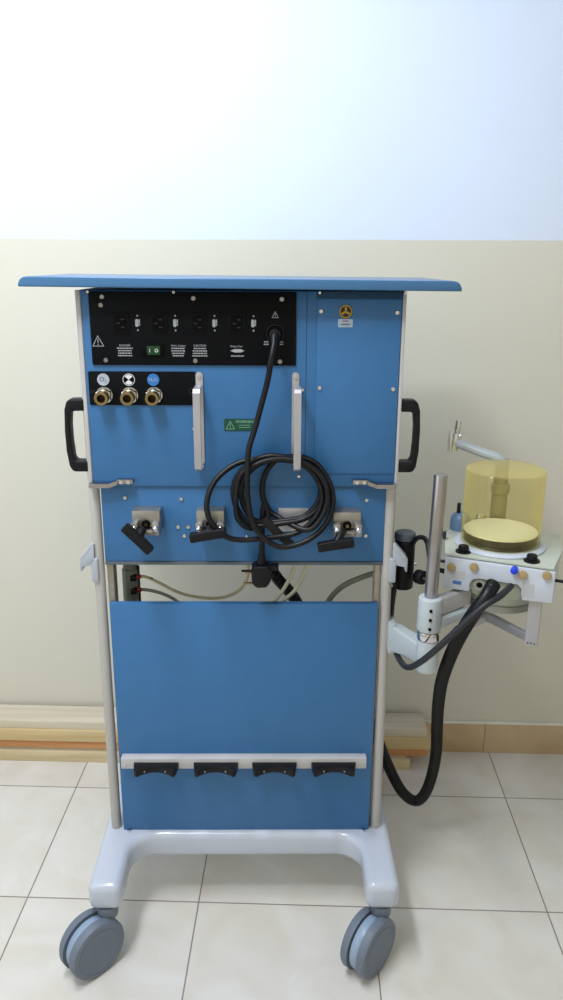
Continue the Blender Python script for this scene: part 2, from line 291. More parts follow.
# base: H-shaped casting in plan
L0, L1 = .252, .320
def fil(cx, cy, r, a0, a1, n=7): return [(cx+r*math.cos(R(a0+(a1-a0)*k/n)), cy+r*math.sin(R(a0+(a1-a0)*k/n))) for k in range(n+1)]
FR, BK, B0, B1, rf = -.168, .40, -.015, .075, .055
o = [(-L1, FR), (-L0, FR)] + fil(-L0+rf, B0-rf, rf, 180, 90) + fil(L0-rf, B0-rf, rf, 90, 0) + [(L0, FR), (L1, FR), (L1, BK), (L0, BK)] + fil(L0-rf, B1+rf, rf, 0, -90) + fil(-L0+rf, B1+rf, rf, -90, -180) + [(-L0, BK), (-L1, BK)]
b = BM(); prism(b, o, .1385, .2015, 'xy', .016, 4); obj('base', b, 'base', T, 50)
# casters
def caster(u, v, du, dv):
    zc, ax = .0625, Vector((-dv, du, 0)).normalized()      # axle direction
    c = Vector((u+du, v+dv, zc)); s = Vector((u, v, 0))
    if ax.y > 0: ax = -ax
    b = BM(); lathe(b, [(0, -.009), (.056, -.009), (.057, -.006), (.057, .006), (.056, .009), (0, .009)], c, ax, 40)
    f = obj('caster', b, 'fender', T)
    b = BM(); cyl(b, s+Vector((0, 0, .108)), s+Vector((0, 0, .1382)), .021, .024, 24, .003); obj('caster_neck', b, 'wheel', f)
    b = BM(); cyl(b, s+Vector((0, 0, .1375)), s+Vector((0, 0, .1395)), .014, None, 20, .001); obj('swivel_collar', b, 'capgrey', f)
    for sg in (-1, 1):
        b = BM(); lathe(b, [(0, .0115), (.0625, .0115), (.0625, .024), (.060, .0285), (.052, .0305), (.050, .0295), (.047, .0295), (.046, .0305), (0, .0312)], c, ax*sg, 44)
        obj('wheel', b, 'wheel', f)
caster(-.2865, -.142, -.030, -.031); caster(.2855, -.142, -.027, -.031); caster(-.2865, .372, .030, .031); caster(.2855, .372, .027, .031)
# posts and inner uprights
for s, px0 in ((-1, .2930), (1, .2895)):
    b = BM(); cyl(b, (s*px0, .012, .195), (s*px0, .012, 1.369), .0108, None, 20, .001); obj('post', b, 'post', T)
    b = BM(); box(b, min(s*.2660, s*.2785), max(s*.2660, s*.2785), .016, .050, .2, .8350, .001); obj('upright', b, 'alu', T)
# shelf: tilts very slightly
tl = Matrix.Translation((0, 0, 1.374)) @ Matrix.Rotation(.0065, 4, 'Y')
prof = [(-.387, 0), (.389, 0), (.388, .006), (.385, .012), (.380, .016), (.373, .0175), (-.371, .0175), (-.378, .016), (-.383, .012), (-.386, .006)]
b = BM(); prism(b, prof, -.052, .265, 'xz', .0020, 3, tl); obj('shelf', b, 'shelf', T)
b = BM(); box(b, .137, .299, -.0012, .003, 1.357, 1.3695, .0005); obj('shelf_rail', b, 'seam', T)
# upper cabinet
b = BM(); box(b, -.2915, .2935, 0, .25, 1.001, 1.3695, .002); cab = obj('upper_cabinet', b, 'blue', T)
for x0, x1 in ((-.2985, -.2918), (.2938, .3005)):
    b = BM(); box(b, x0, x1, -.002, .252, 1.0, 1.3695, .0015); obj('side_trim', b, 'grey', cab)
b = BM(); box(b, .1382, .2925, -.0025, .0005, 1.028, 1.3555, .0007); obj('access_panel', b, 'blue', cab)
b = BM(); box(b, .1188, .1196, -.0006, .001, 1.05, 1.369, 0); obj('seam_line', b, 'seam', cab)
# middle cabinet
b = BM(); box(b, -.2790, .2795, .006, .25, .8425, 1.0005, .0015); mid = obj('middle_cabinet', b, 'blue', T)
b = BM(); box(b, -.2790, .2795, .004, .25, .8355, .8420, .001); obj('bottom_flange', b, 'capgrey', mid)
# lower panel
b = BM(); box(b, -.2750, .2735, -.001, .014, .2015, .7525, .0015); low = obj('lower_panel', b, 'blue', T)
for x in (-.262, .262):
    b = BM(); cyl(b, (x, -.006, .1995), (x, -.006, .207), .005, None, 6, .0005); obj('panel_foot', b, 'chrome', low)

def screw(x, z, y, par, r=.0042, m='chrome'):
    b = BM(); lathe(b, [(r*.3, .0006), (r*.36, .0026), (r*.8, .0026), (r, .0015), (r, -.001), (0, -.001), (0, .0006), (r*.3, .0006)], (x, y, z), (0, -1, 0), 14)
    return obj('screw', b, m, par)
for x, z in ((.140+.005, 1.334), (.284, 1.332), (.140+.005, 1.194), (.283, 1.192)): screw(x, z, -.0025, cab)
for x, z in ((-.093, 1.115), (.108, 1.022), (.113, 1.19)): screw(x, z, 0, cab, .0034)
for x, z in ((-.277, 1.3665), (-.122, 1.3665), (.142, 1.3665), (.297, 1.3665)): screw(x, z, -.003, cab, .003)
for x, z in ((-.232, .976), (-.122, .974), (-.231, .900), (-.130, .916), (-.110, .916), (-.118, .897), (.242, .972), (.243, .898), (.005, .894), (-.058, .897), (.016, .915)): screw(x, z, .006, mid)

# electrical panel
b = BM(); box(b, -.2765, .1, -.0045, .0005, 1.2355, 1.3675, .0012); ep = obj('electrical_panel', b, 'black', T)
for x, z in ((-.2515, 1.358), (-.2545, 1.3435), (-.0865, 1.356), (.0735, 1.355), (-.2510, 1.2445), (-.0860, 1.2440), (.0705, 1.2430)): screw(x, z, -.0045, ep, .0045, 'steel')
F0 = -.0046
def socket(x, z):
    b = BM(); prism(b, rrect(x-.0165, x+.0165, z-.0195, z+.0195, .002), -.0062, -.004, 'xz', .0005); s = obj('socket', b, 'black', ep)
    b = BM(); o = [(x-.0105, z-.010), (x-.0105, z+.010), (x-.006, z+.015), (x+.008, z+.015), (x+.0115, z+.0115), (x+.0115, z-.0115), (x+.008, z-.015), (x-.006, z-.015)]
    prism(b, o, -.0068, -.006, 'xz', 0); obj('socket_well', b, 'socket', s)
    b = BM()
    for dx, dz in ((-.004, 0), (.004, .007), (.004, -.007)): box(b, x+dx-.003, x+dx+.003, -.0072, -.0066, z+dz-.001, z+dz+.001, 0)
    obj('socket_contact', b, 'charcoal', s)
    # fuse symbol to its right
    b = BM(); X = x+.0310
    prism(b, rrect(X-.0042, X+.0018, z-.0065, z+.0075, .0025, 3), F0-.0003, F0, 'xz'); box(b, X+.0025, X+.0045, F0-.0003, F0, z, z+.007, 0); box(b, X+.0025, X+.0045, F0-.0003, F0, z-.004, z-.001, 0)
    for dz in (-.0125, .0135): box(b, X-.0013, X+.0013, F0-.0003, F0, z+dz-.0015, z+dz+.0015, 0)
    obj('outlet_marking', b, 'print', ep)
for x in (-.2205, -.1515, -.0800, -.0090): socket(x, 1.3115)
def tri(bm, x, z, s, y, lw=.0011):
    A, B, D = Vector((x, 0, z+s)), Vector((x-s*.95, 0, z-s*.75)), Vector((x+s*.95, 0, z-s*.75))
    for p, q in ((A, B), (B, D), (D, A)):
        d = (q-p).normalized(); n = Vector((-d.z, 0, d.x))*lw/2; pts = [p+n-d*lw/2, q+n+d*lw/2, q-n+d*lw/2, p-n-d*lw/2]
        prism(bm, [(v.x, v.z) for v in pts], y-.0003, y, 'xz')
    box(bm, x-lw*.55, x+lw*.55, y-.0003, y, z-s*.2, z+s*.5, 0); box(bm, x-lw*.55, x+lw*.55, y-.0003, y, z-s*.55, z-s*.35, 0)
def lines(bm, x, z, wd, n, y=F0, dz=.0045, h=.0021):
    rnd = random.Random(int(abs(x)*9999))
    for k in range(n):
        W = wd*rnd.uniform(.75, 1); xx = x-W/2
        while xx < x+W/2:
            l = rnd.uniform(.0016, .005); box(bm, xx, min(xx+l, x+W/2), y-.0003, y, z-k*dz-h/2, z-k*dz+h/2, 0); xx += l+.0009
def lettering(bm, name='panel_lettering', m='print', par=None): return obj(name, bm, m, par or ep)
b = BM(); tri(b, -.2635, 1.278, .0105, F0); lettering(b, 'hazard_triangle')
b = BM(); text(b, 'DANGER', .0052, -.215, F0, 1.2715); lines(b, -.215, 1.2665, .031, 4); lettering(b)
b = BM(); text(b, 'Mains Output', .0048, -.1165, F0, 1.2715); lines(b, -.117, 1.2665, .026, 4); lettering(b)
b = BM(); text(b, 'CAUTION', .0052, -.077, F0, 1.2715); lines(b, -.077, 1.2665, .030, 4); lettering(b)
b = BM(); text(b, 'Output Fuse', .0044, -.010, F0, 1.2705); prism(b, [(-.021, 1.2625), (-.014, 1.2655), (-.002, 1.2655), (.005, 1.2625), (-.002, 1.2595), (-.014, 1.2595)], F0-.0003, F0, 'xz'); lines(b, -.008, 1.253, .030, 1); lettering(b)
b = BM(); tri(b, .0615, 1.327, .006, F0, .001); lettering(b, 'hazard_triangle')
b = BM(); lines(b, .045, 1.279, .010, 2); lettering(b)
b = BM(); lines(b, .0735, 1.279, .007, 2); lettering(b)
b = BM(); prism(b, rrect(-.186, -.1430, 1.2505, 1.2750, .002), -.0065, -.004, 'xz', .0004); sw = obj('rocker_switch', b, 'socket', ep)
b = BM(); box(b, -.1740, -.1500, -.0088, -.006, 1.2545, 1.271, .001); obj('switch_window', b, 'greenlit', sw)
b = BM(); box(b, -.1695, -.1685, -.0092, -.0086, 1.2595, 1.266, 0); ring(b, -.1565, -.0088, 1.2628, .0032, .0022); obj('switch_marking', b, 'white', sw)
b = BM(); lathe(b, [(.014, 0), (.0178, 0), (.0178, .004), (.0165, .0065), (.0145, .0065), (.014, 0)], (.0615, -.004, 1.2945), (0, -1, 0), 28); obj('inlet_ring', b, 'plastic', ep)

# gas panel
b = BM(); prism(b, rrect(-.2865, -.0865, 1.1605, 1.2235, .003), -.003, .0005, 'xz', .0006); gp = obj('gas_panel', b, 'black', T)
for k, (x, m) in enumerate(((-.2585, 'o2'), (-.2110, 'white'), (-.1655, 'n2o'))):
    b = BM(); cyl(b, (x, -.0028, 1.2085), (x, -.0042, 1.2085), .0113, None, 28); d = obj('gas_label_disc', b, m, gp, label=('pale disc reading O2', 'white disc with a black quartered circle', 'blue disc reading N2O')[k])
    b = BM()
    if k == 0: text(b, 'O', .0115, x-.0022, -.0043, 1.2088, .0002); text(b, '2', .0065, x+.0045, -.0043, 1.2055, .0002)
    elif k == 2: text(b, 'N', .0085, x-.0052, -.0043, 1.2088, .0002); text(b, '2', .005, x-.0006, -.0043, 1.2062, .0002); text(b, 'O', .0085, x+.0045, -.0043, 1.2088, .0002)
    else:
        ring(b, x, -.0042, 1.2085, .0102, .0092, .0004)
        for a in (0, 180):
            if True:
                pts = [(x, 1.2085)] + [(x+.0092*math.cos(R(a-38+76*q/8)), 1.2085+.0092*math.sin(R(a-38+76*q/8))) for q in range(9)]
                prism(b, pts, -.0046, -.0041, 'xz')
    obj('disc_symbol', b, ('charcoal', 'socket', 'o2')[k], d)
    # union: chromed hexagon nut, brass barrel
    c = Vector((x+.001, -.003, 1.180)); ax = Vector((0, -1, -.05))
    b = BM(); lathe(b, [(0, 0), (.0155, 0), (.0155, .004), (0, .004)], c, ax, 28); cyl(b, c+ax*.003, c+ax*.017, .0158, None, 6, .0015); g = obj('gas_connector', b, 'chrome', gp)
    b = BM(); lathe(b, [(.0128, .016), (.0128, .020), (.0118, .021), (.0118, .024), (.0128, .025), (.0128, .028), (.0126, .029), (.0130, .034), (.0122, .0352), (.0078, .0352), (.0070, .033), (.0070, .018), (0, .018)], c, ax, 28); obj('barrel', b, 'brass', g)
    b = BM(); cyl(b, c+ax*.0182, c+ax*.022, .0068, None, 20); obj('bore', b, 'brassdark', g)
b = BM(); ring(b, -.2805, -.003, 1.1855, .0030, .0022); obj('panel_hole', b, 'charcoal', gp)
b = BM(); ring(b, -.0945, -.003, 1.1875, .0058, .0045); obj('panel_hole', b, 'charcoal', gp)
b = BM(); cyl(b, (-.1175, -.0028, 1.208), (-.1175, -.0035, 1.208), .010, None, 24); cyl(b, (-.1175, -.0028, 1.182), (-.1175, -.0035, 1.182), .012, None, 24); obj('blank_cap', b, 'black', gp)

# cable brackets: strap with mounting plate, stands off the panel and returns at its foot
for x, dx in ((-.0800, -.0015), (.1000, .0030)):
    b = BM(); prism(b, rrect(x-.0068, x+.0068, 1.045, 1.223, .0066), -.003, .0005, 'xz', .0005); cb = obj('cable_bracket', b, 'satin', T)
    X = x+dx
    pts = [(X, -.003, 1.197), (X, -.030, 1.197), (X, -.044, 1.196), (X, -.048, 1.191), (X, -.049, 1.16), (X, -.050, 1.10), (X, -.050, 1.058), (X, -.048, 1.049), (X, -.042, 1.0445), (X, -.030, 1.0435), (X, -.002, 1.0435)]
    b = BM(); strap(b, pts, .0138, .0028); obj('standoff_strap', b, 'satin', cb)
    screw(x, 1.214, -.003, cb, .0036)

# labels on the upper cabinet
b = BM(); prism(b, rrect(-.0350, .0275, 1.1115, 1.1345, .0015), -.0012, .0002, 'xz'); wl = obj('warning_label', b, 'green', cab)
b = BM(); tri(b, -.0235, 1.1215, .0085, -.0012, .0009); text(b, 'WARNING', .0082, .0065, -.0014, 1.1290); lines(b, .004, 1.1225, .026, 2, -.0012, .0042, .0010)
obj('label_print', b, mat('pale_green_print', '7fb39a', .6), wl)
b = BM(); cyl(b, (.190, -.0025, 1.3335), (.190, -.0035, 1.3335), .0125, None, 28); yl = obj('round_label', b, 'charcoal', cab)
b = BM()
ring(b, .190, -.0035, 1.3335, .0118, .0098, .0004)
for a in (90, 210, 330):
    prism(b, [(.190+.0015*math.cos(R(a-90)), 1.3335+.0015*math.sin(R(a-90))), (.190+.0085*math.cos(R(a-14)), 1.3335+.0085*math.sin(R(a-14))), (.190+.0085*math.cos(R(a+14)), 1.3335+.0085*math.sin(R(a+14))), (.190+.0015*math.cos(R(a+90)), 1.3335+.0015*math.sin(R(a+90)))], -.0041, -.0034, 'xz', mtx=Matrix.Translation((0, 0, 0)))
obj('round_label_symbol', b, 'yellow', yl)
b = BM(); prism(b, rrect(.1765, .2035, 1.3055, 1.3205, .002), -.0035, -.0022, 'xz', .0003); tg = obj('tag_plate', b, 'tag', cab)
b = BM(); lines(b, .190, 1.3165, .012, 1, -.0035, .004, .0022); obj('tag_print', b, 'red', tg)
b = BM(); lines(b, .190, 1.3110, .020, 1, -.0035, .004, .0022); obj('tag_text', b, 'charcoal', tg)

# hinge brackets under the upper cabinet
for s in (-1, 1):
    b = BM()
    def sx(a, c): return (min(s*a, s*c), max(s*a, s*c))
    x0, x1 = sx(.2955, .258); box(b, x0, x1, -.020, -.0028, 1.0025, 1.0105, .0006)
    prism(b, [(s*.258, 1.0025), (s*.258, 1.0105), (s*.240, 1.0170), (s*.240, 1.0095)], -.020, -.001, 'xz', .0005)
    x0, x1 = sx(.242, .212); box(b, x0, x1, -.014, -.0005, 1.0095, 1.0180, .0006); h = obj('hinge_bracket', b, 'steel', T)
    for x in (.234, .220):
        b = BM(); cyl(b, (s*x, -.0135, 1.0138), (s*x, -.0175, 1.0138), .0042, None, 16, .0008); obj('hinge_screw', b, 'chrome', h)

# grab handles
for s in (-1, 1):
    xo = .300
    out_ = [(xo, 1.1705), (xo+.027, 1.170), (xo+.033, 1.165), (xo+.0375, 1.150), (xo+.0395, 1.110), (xo+.0390, 1.070), (xo+.0350, 1.040), (xo+.030, 1.031), (xo+.024, 1.029), (xo, 1.029)]
    inn = [(xo, 1.050), (xo+.022, 1.0505), (xo+.0262, 1.056), (xo+.0285, 1.090), (xo+.0285, 1.120), (xo+.0262, 1.143), (xo+.022, 1.1475), (xo, 1.148)]
    b = BM(); prism(b, [(s*x, z) for x, z in out_+inn], .002, .030, 'xz', .003, 3); obj('grab_handle', b, 'plastic', T)

# yokes
def yoke(x, z, ang, sx, sz):
    y0 = .006
    b = BM(); box(b, x-.0270, x+.0270, -.030, y0, z-.006, z+.026, .002); box(b, x-.0275, x-.0135, -.050, -.02, z-.018, z+.008, .003); box(b, x+.0135, x+.0275, -.050, -.02, z-.018, z+.008, .003); box(b, x-.0275, x+.0275, -.046, -.02, z-.018, z-.009, .002)
    box(b, x-.0260, x+.0260, -.022, y0, z-.022, z-.004, .002)
    yk = obj('cylinder_yoke', b, 'alu', T)
    b = BM(); cyl(b, (x, -.029, z), (x, -.036, z), .0085, None, 20, .001); obj('yoke_port', b, 'socket', yk)
    b = BM(); cyl(b, (x, -.036, z), (x, -.0375, z), .0035, None, 14); obj('yoke_nipple', b, 'brass', yk)
    for dx in (-.0205, .0205):
        b = BM(); lathe(b, [(0, .006), (.003, .0055), (.0062, .0025), (.007, 0), (.007, -.004), (0, -.004)], (x+dx, -.050, z-.004), (0, -1, 0), 16); obj('yoke_bolt', b, 'chrome', yk)
    hx, hz = x+sx, z+sz; d = Vector((math.cos(R(ang)), 0, math.sin(R(ang)))); n = Vector((-d.z, 0, d.x))
    b = BM(); pts = []
    for t, h in ((-.035, .0065), (-.033, .0085), (0, .0098), (.033, .0085), (.035, .0065), (.035, -.0065), (.033, -.0085), (0, -.0082), (-.033, -.0085), (-.035, -.0065)):
        p = Vector((hx, 0, hz))+d*t+n*h; pts.append((p.x, p.z))
    prism(b, pts, -.077, -.060, 'xz', .004, 3)
    cyl(b, (x+sx*.35, -.045, z-.004), (hx, -.066, hz), .0080, .0090, 16, .001); obj('yoke_handle', b, 'plastic', yk)
yoke(-.187, .934, -46, -.0110, -.017); yoke(-.063, .934, 10, -.0015, -.009); yoke(.2015, .932, 9, -.0240, -.0260)
b = BM(); box(b, .068, .128, -.0015, .0062, .909, .957, .0015); bp_ = obj('blanking_plate', b, 'satin', T)
for x in (.105, .122): screw(x, .919, -.0015, bp_, .0042)

# hose rail on the lower panel
b = BM(); box(b, -.2675, .2600, -.020, -.0005, .3745, .4000, .0015); rail = obj('hose_rail', b, 'grey', T)
for x in (-.2585, .2520): screw(x, .384, -.020, rail, .0028)
for xc in (-.1920, -.0640, .0620, .1890):
    b = BM(); pts = [(-.0480, -.0195), (-.0435, -.046)]
    for k in range(11):
        t = -1+2*k/10; pts.append((.0385*t, -.050+.017*(1-t*t)))
    pts += [(.0435, -.046), (.0480, -.0195)]
    prism(b, [(xc+x, y) for x, y in pts], .3745, .3910, 'xy', .001, 2); hh = obj('hose_holder', b, 'plastic', T)
    for dx in (-.022, .022): 
        b = BM(); cyl(b, (xc+dx, -.038, .3825), (xc+dx, -.0415, .3825), .0018, None, 10); obj('pin', b, 'steel', hh)

# side accessory clips on the posts
for s in (-1, 1):
    b = BM(); box(b, min(s*.2915, s*.3060), max(s*.2915, s*.3060), -.004, .030, .800, .852, .003, 3)
    pts = [(s*.298, .882), (s*.303, .882), (s*.3280, .852), (s*.3280, .824), (s*.3245, .824), (s*.3225, .834), (s*.3045, .838), (s*.298, .850)]
    prism(b, pts, -.004, .030, 'xz', .0012, 2); obj('side_clip', b, 'o2', T)
    b = BM(); prism(b, [(s*.3035, .8770), (s*.3080, .8745), (s*.3245, .8540), (s*.3195, .8540)], -.0046, -.0036, 'xz'); obj('clip_slot', b, 'grey', T)

# ================================================================ power cord
cord = thing('mains_cable', 'black mains cable coiled over the right cable bracket, its three-pin plug dangling below', 'cable', (.04, -.02, .80))
b = BM(); tube(b, PATH_cord, .0054, 14, 5); obj('cable', b, 'rubber', cord)
b = BM(); cyl(b, (.0615, -.006, 1.2945), (.061, -.030, 1.293), .0125, .011, 20, .003); cyl(b, (.061, -.026, 1.293), (.0585, -.038, 1.279), .009, .006, 16, .002); obj('connector', b, 'plastic', cord)
b = BM(); strap(b, [(.040, -.030, .945), (.052, -.036, .935), (.068, -.038, .918), (.086, -.034, .900), (.092, -.028, .893)], .016, .010, (.8, 0, .6)); obj('cable_tie', b, 'rubber', cord)
px, pz = .0355, .826
b = BM(); prism(b, [(px-.012, pz-.021), (px-.019, pz-.013), (px-.020, pz+.018), (px-.012, pz+.023), (px+.012, pz+.023), (px+.020, pz+.016), (px+.018, pz-.010), (px+.010, pz-.022), (px-.006, pz-.023)], -.040, -.004, 'xz', .004, 3)
cyl(b, (.036, -.022, .846), (.036, -.022, .872), .0095, .0060, 16, .001); pl = obj('plug', b, 'plastic', cord)
b = BM(); box(b, px+.008, px+.034, -.034, -.012, pz+.012, pz+.022, .002); obj('plug_lip', b, 'plastic', pl)
for z, y, l in ((.012, -.03, .026), (.002, -.012, .018), (-.012, -.036, .020)):
    b = BM(); box(b, px-.020-l*.75, px-.018, y-.003, y+.003, pz+z-.003, pz+z+.0005, .0005); obj('plug_pin', b, 'brass' if z < .01 else 'plastic', pl)

# ================================================================ vacuum regulator and small tubing in the gap
vr = thing('vacuum_regulator', 'grey and black regulator with two red fittings in the gap above the lower panel', 'regulator', (-.255, .07, .70))
b = BM(); cyl(b, (-.246, .082, .70), (-.246, .082, .798), .0165, None, 24, .003); cyl(b, (-.246, .082, .798), (-.242, .082, .818), .016, .008, 24, .003); obj('body', b, mat('regulator_grey', '6c7068', .4), vr)
b = BM(); cyl(b, (-.236, .088, .70), (-.236, .088, .800), .010, None, 20, .002); box(b, -.250, -.228, .070, .090, .812, .828, .003); obj('bracket', b, 'plastic', vr)
b = BM(); cyl(b, (-.256, .082, .812), (-.256, .082, .832), .0065, None, 16, .001); obj('knob', b, 'chrome', vr)
for z in (.780, .750):
    b = BM(); cyl(b, (-.244, .070, z), (-.232, .074, z), .0085, None, 16, .001); obj('fitting_collar', b, 'plastic', vr)
    b = BM(); cyl(b, (-.232, .074, z), (-.223, .078, z), .0062, .0052, 16, .001); obj('hose_fitting', b, 'redf', vr)
def tubething(name, path, r, m, label, cat, ridge=None, seg=14, at=None, sm=6, grp=None):
    b = BM(); tube(b, path, r, seg, sm, ridge); return single(name, b, m, label, cat, at or path[0], grp, ang=60)
ct = tubething('gas_tube', PATH_cream, .0032, 'tubecream', 'thin cream tube drooping from the upper red fitting across the gap', 'tube')
b = BM(); tube(b, [(-.204, .080, .7755), (-.198, .080, .7727)], .0030, 12, 0); obj('tube_marking', b, 'plastic', ct, label='black ring on the cream tube')
tubething('gas_tube', PATH_grey, .0036, 'tubegrey', 'short grey tube running from the lower red fitting down behind the lower panel', 'tube')
tubething('gas_tube', PATH_pale1, .0040, 'tubepale', 'pale straw tube nearer the plug, left one of the pair crossing the gap', 'tube')
tubething('gas_tube', PATH_pale2, .0040, 'tubepale', 'pale straw tube farther from the plug, right one of the pair crossing the gap', 'tube')
tubething('gas_tube', PATH_green, .0062, 'tubegreen', 'thick olive grey tube entering the gap beside the right post', 'tube')

# ================================================================ black power unit behind the right post
pu = thing('power_unit', 'black cylindrical power unit with blue-grey cap, clamped behind the right post', 'power unit', (.331, .05, .75))
b = BM(); cyl(b, (.331, .058, .765), (.331, .058, .872), .0215, None, 32, .004, 3); box(b, .300, .352, .05, .078, .775, .850, .004); obj('housing', b, 'plastic', pu)
b = BM(); cyl(b, (.331, .058, .8725), (.331, .058, .888), .0225, .0215, 32, .003, 3); obj('cap', b, 'capgrey', pu)
b = BM(); cyl(b, (.350, .045, .797), (.374, .015, .800), .0035, None, 14); obj('clamp_rod', b, 'steel', pu)
b = BM(); cyl(b, (.3560, .0380, .7985), (.3680, .0240, .7995), .0150, None, 12, .002); obj('clamp_knob', b, 'plastic', pu)
b = BM(); cyl(b, (.352, .045, .823), (.356, .043, .823), .0035, None, 12); obj('strain_relief', b, 'steel', pu)

# ================================================================ support arm with pole
pa = thing('support_arm', 'pale grey swivel arm on the right post holding an upright steel pole', 'support arm', (.30, 0, .65))
PX, PY = .3605, -.088
b = BM()
def armslab(bm, stn):        # stations (x, y, half thickness dir handled by n, z0, z1)
    b2 = bmesh.new(); rings = []
    for i, (x, y, hw, z0, z1) in enumerate(stn):
        a = stn[max(i-1, 0)]; c = stn[min(i+1, len(stn)-1)]; d = Vector((c[0]-a[0], c[1]-a[1], 0)).normalized(); n = Vector((-d.y, d.x, 0))*hw
        rings.append([b2.verts.new(Vector((x, y, z0))-n), b2.verts.new(Vector((x, y, z0))+n), b2.verts.new(Vector((x, y, z1))+n), b2.verts.new(Vector((x, y, z1))-n)])
    for a, c in zip(rings, rings[1:]):
        for k in range(4): b2.faces.new((a[k], a[(k+1) % 4], c[(k+1) % 4], c[k]))
    b2.faces.new(rings[0][::-1]); b2.faces.new(rings[-1]); bmesh.ops.recalc_face_normals(b2, faces=b2.faces); bev(b2, .004, 3, 40); merge(bm, b2)
armslab(b, [(.303, .012, .012, .649, .706), (.314, -.004, .013, .649, .706), (.335, -.040, .014, .658, .705), (.352, -.072, .016, .662, .705), (PX, PY, .018, .664, .705)])
cyl(b, (PX, PY, .651), (PX, PY, .7195), .0218, .0212, 32, .004, 3); obj('arm', b, 'armp', pa)
b = BM(); box(b, .296, .310, -.010, .032, .645, .712, .002); obj('mounting_plate', b, 'armp', pa)
b = BM(); cyl(b, (PX, PY, .7200), (PX, PY, .7380), .0225, None, 32, .002); obj('chrome_collar', b, 'chrome', pa)
b = BM(); cyl(b, (PX, PY, .7385), (PX, PY, .8080), .0235, .0228, 32, .003, 3); sl = obj('sleeve', b, 'armp', pa)
b = BM()
for z in (.788, .769, .750):
    cyl(b, (PX-.003, PY-.022, z), (PX-.003, PY-.0255, z), .003, None, 12)
obj('set_screw', b, 'socket', sl)
b = BM(); cyl(b, (PX, PY, .800), (PX+.004, PY, 1.0500), .0125, None, 32, .0015); obj('pole', b, 'steel', pa)
# bracket from the sleeve to the absorber, and the lower yoke bar
b = BM(); armslab(b, [(PX+.015, PY+.004, .010, .768, .806), (.400, -.066, .010, .768, .806), (.425, -.048, .010, .770, .806), (.446, -.037, .010, .772, .806)]); obj('carrier_bar', b, 'grey', pa)
b = BM(); armslab(b, [(PX+.018, PY, .011, .745, .768), (.405, -.070, .013, .748, .768), (.445, -.045, .013, .75, .768)]); obj('carrier_rib', b, 'armp', pa)

# ================================================================ absorber with bellows canister
AB = thing('bellows_absorber', 'breathing absorber with amber bellows canister on a pale grey body, beside the steel pole', 'breathing absorber', (.51, 0, .70))
AM = Matrix.Translation((.51, 0, 0)) @ Matrix.Rotation(R(-23), 4, 'Z')
# body
b = BM(); pl_ = [(-.088, -.090), (.108, -.090), (.116, .020), (.104, .105), (-.108, .105), (-.110, .020)]
prism(b, pl_, .812, .876, 'xy', .006, 3, AM); body = obj('body', b, 'shell2', AB)
b = BM(); prism(b, rrect(-.088, .114, .8745, .884, .004) if 0 else [(x*1.03, y*1.02) for x, y in pl_], .8765, .883, 'xy', .0025, 2, AM); obj('top_plate', b, 'shell2', AB)
# front plate with a cut-out for the hoses
fp = [(-.088, .8765), (.1145, .8765), (.1145, .8150), (.060, .8120), (.058, .833), (.050, .842), (-.022, .842), (-.034, .838), (-.038, .828), (-.038, .8130), (-.088, .8130)]
b = BM(); prism(b, fp, -.099, -.0905, 'xz', .002, 2, AM); fpo = obj('front_plate', b, 'cover', AB)
b = BM(); prism(b, rrect(-.034, .056, .806, .8415, .008), -.0915, -.088, 'xz', .001, 2, AM); obj('recess', b, 'tubegreen', AB)
for x, z, n in ((-.0750, .8590, 0), (-.0325, .8660, 1), (.0580, .8640, 2), (.1000, .8700, 3)):
    b = BM(); cyl(b, (x, -.098, z), (x, -.1060, z), .0078, None, 22, .0012, mtx=AM); obj('brown_knob', b, 'wood_peg', fpo)
b = BM(); lathe(b, [(0, .016), (.004, .0155), (.0066, .012), (.0068, 0), (0, 0)], (.0420, -.098, .8720), (0, -1, 0), 20, AM); obj('blue_button', b, 'bluebtn', fpo)
b = BM(); box(b, -.070, -.054, -.1005, -.098, .825, .832, .0006, 1, AM); obj('blue_connector', b, 'bluelab', fpo)
M['plate'] = mat('pale_plate', 'b6b8bc', .5)
b = BM(); box(b, -.074, -.048, -.0996, -.0985, .836, .853, .0002, 1, AM); obj('info_plate', b, 'plate', fpo)
b = BM(); box(b, .058, .080, -.0996, -.0985, .822, .848, .0002, 1, AM); obj('info_plate', b, 'plate', fpo)
for x, z in ((-.020, .828),):
    b = BM(); lathe(b, [(.006, .004), (.0125, .004), (.0135, 0), (0, 0), (0, .001), (.006, .001), (.006, .004)], (x, -.0915, z), (0, -1, 0), 24, AM); obj('hose_port', b, 'tubegrey', AB)
    b = BM(); cyl(b, (x, -.0925, z), (x, -.0945, z), .0058, None, 18, mtx=AM); obj('port_bore', b, 'socket', AB)
for x in (-.0585, .069):
    b = BM(); cyl(b, (x, -.074, .883), (x, -.074, .8865), .0150, None, 24, .001, mtx=AM); cyl(b, (x, -.074, .886), (x, -.074, .8970), .0105, .0095, 20, .002, mtx=AM); obj('black_latch', b, 'plastic', AB)
b = BM(); box(b, -.110, -.086, -.094, -.088, .862, .867, .001, 1, AM); obj('latch_lever', b, 'plastic', AB)
b = BM(); box(b, .113, .130, -.094, -.088, .856, .861, .001, 1, AM); obj('latch_lever', b, 'plastic', AB)
b = BM(); lathe(b, [(0, .038), (.009, .0365), (.016, .032), (.0205, .023), (.0215, .012), (.0215, 0), (0, 0)], (-.090, .064, .8832), (0, 0, 1), 28, AM); obj('relief_dome', b, 'bagblue', AB)
b = BM(); box(b, -.098, -.091, .055, .065, .918, .940, .001, 1, AM); obj('dome_lever', b, 'plastic', AB)
b = BM(); box(b, -.110, -.104, -.02, -.012, .884, .900, .001, 1, AM); obj('side_latch', b, 'charcoal', AB)
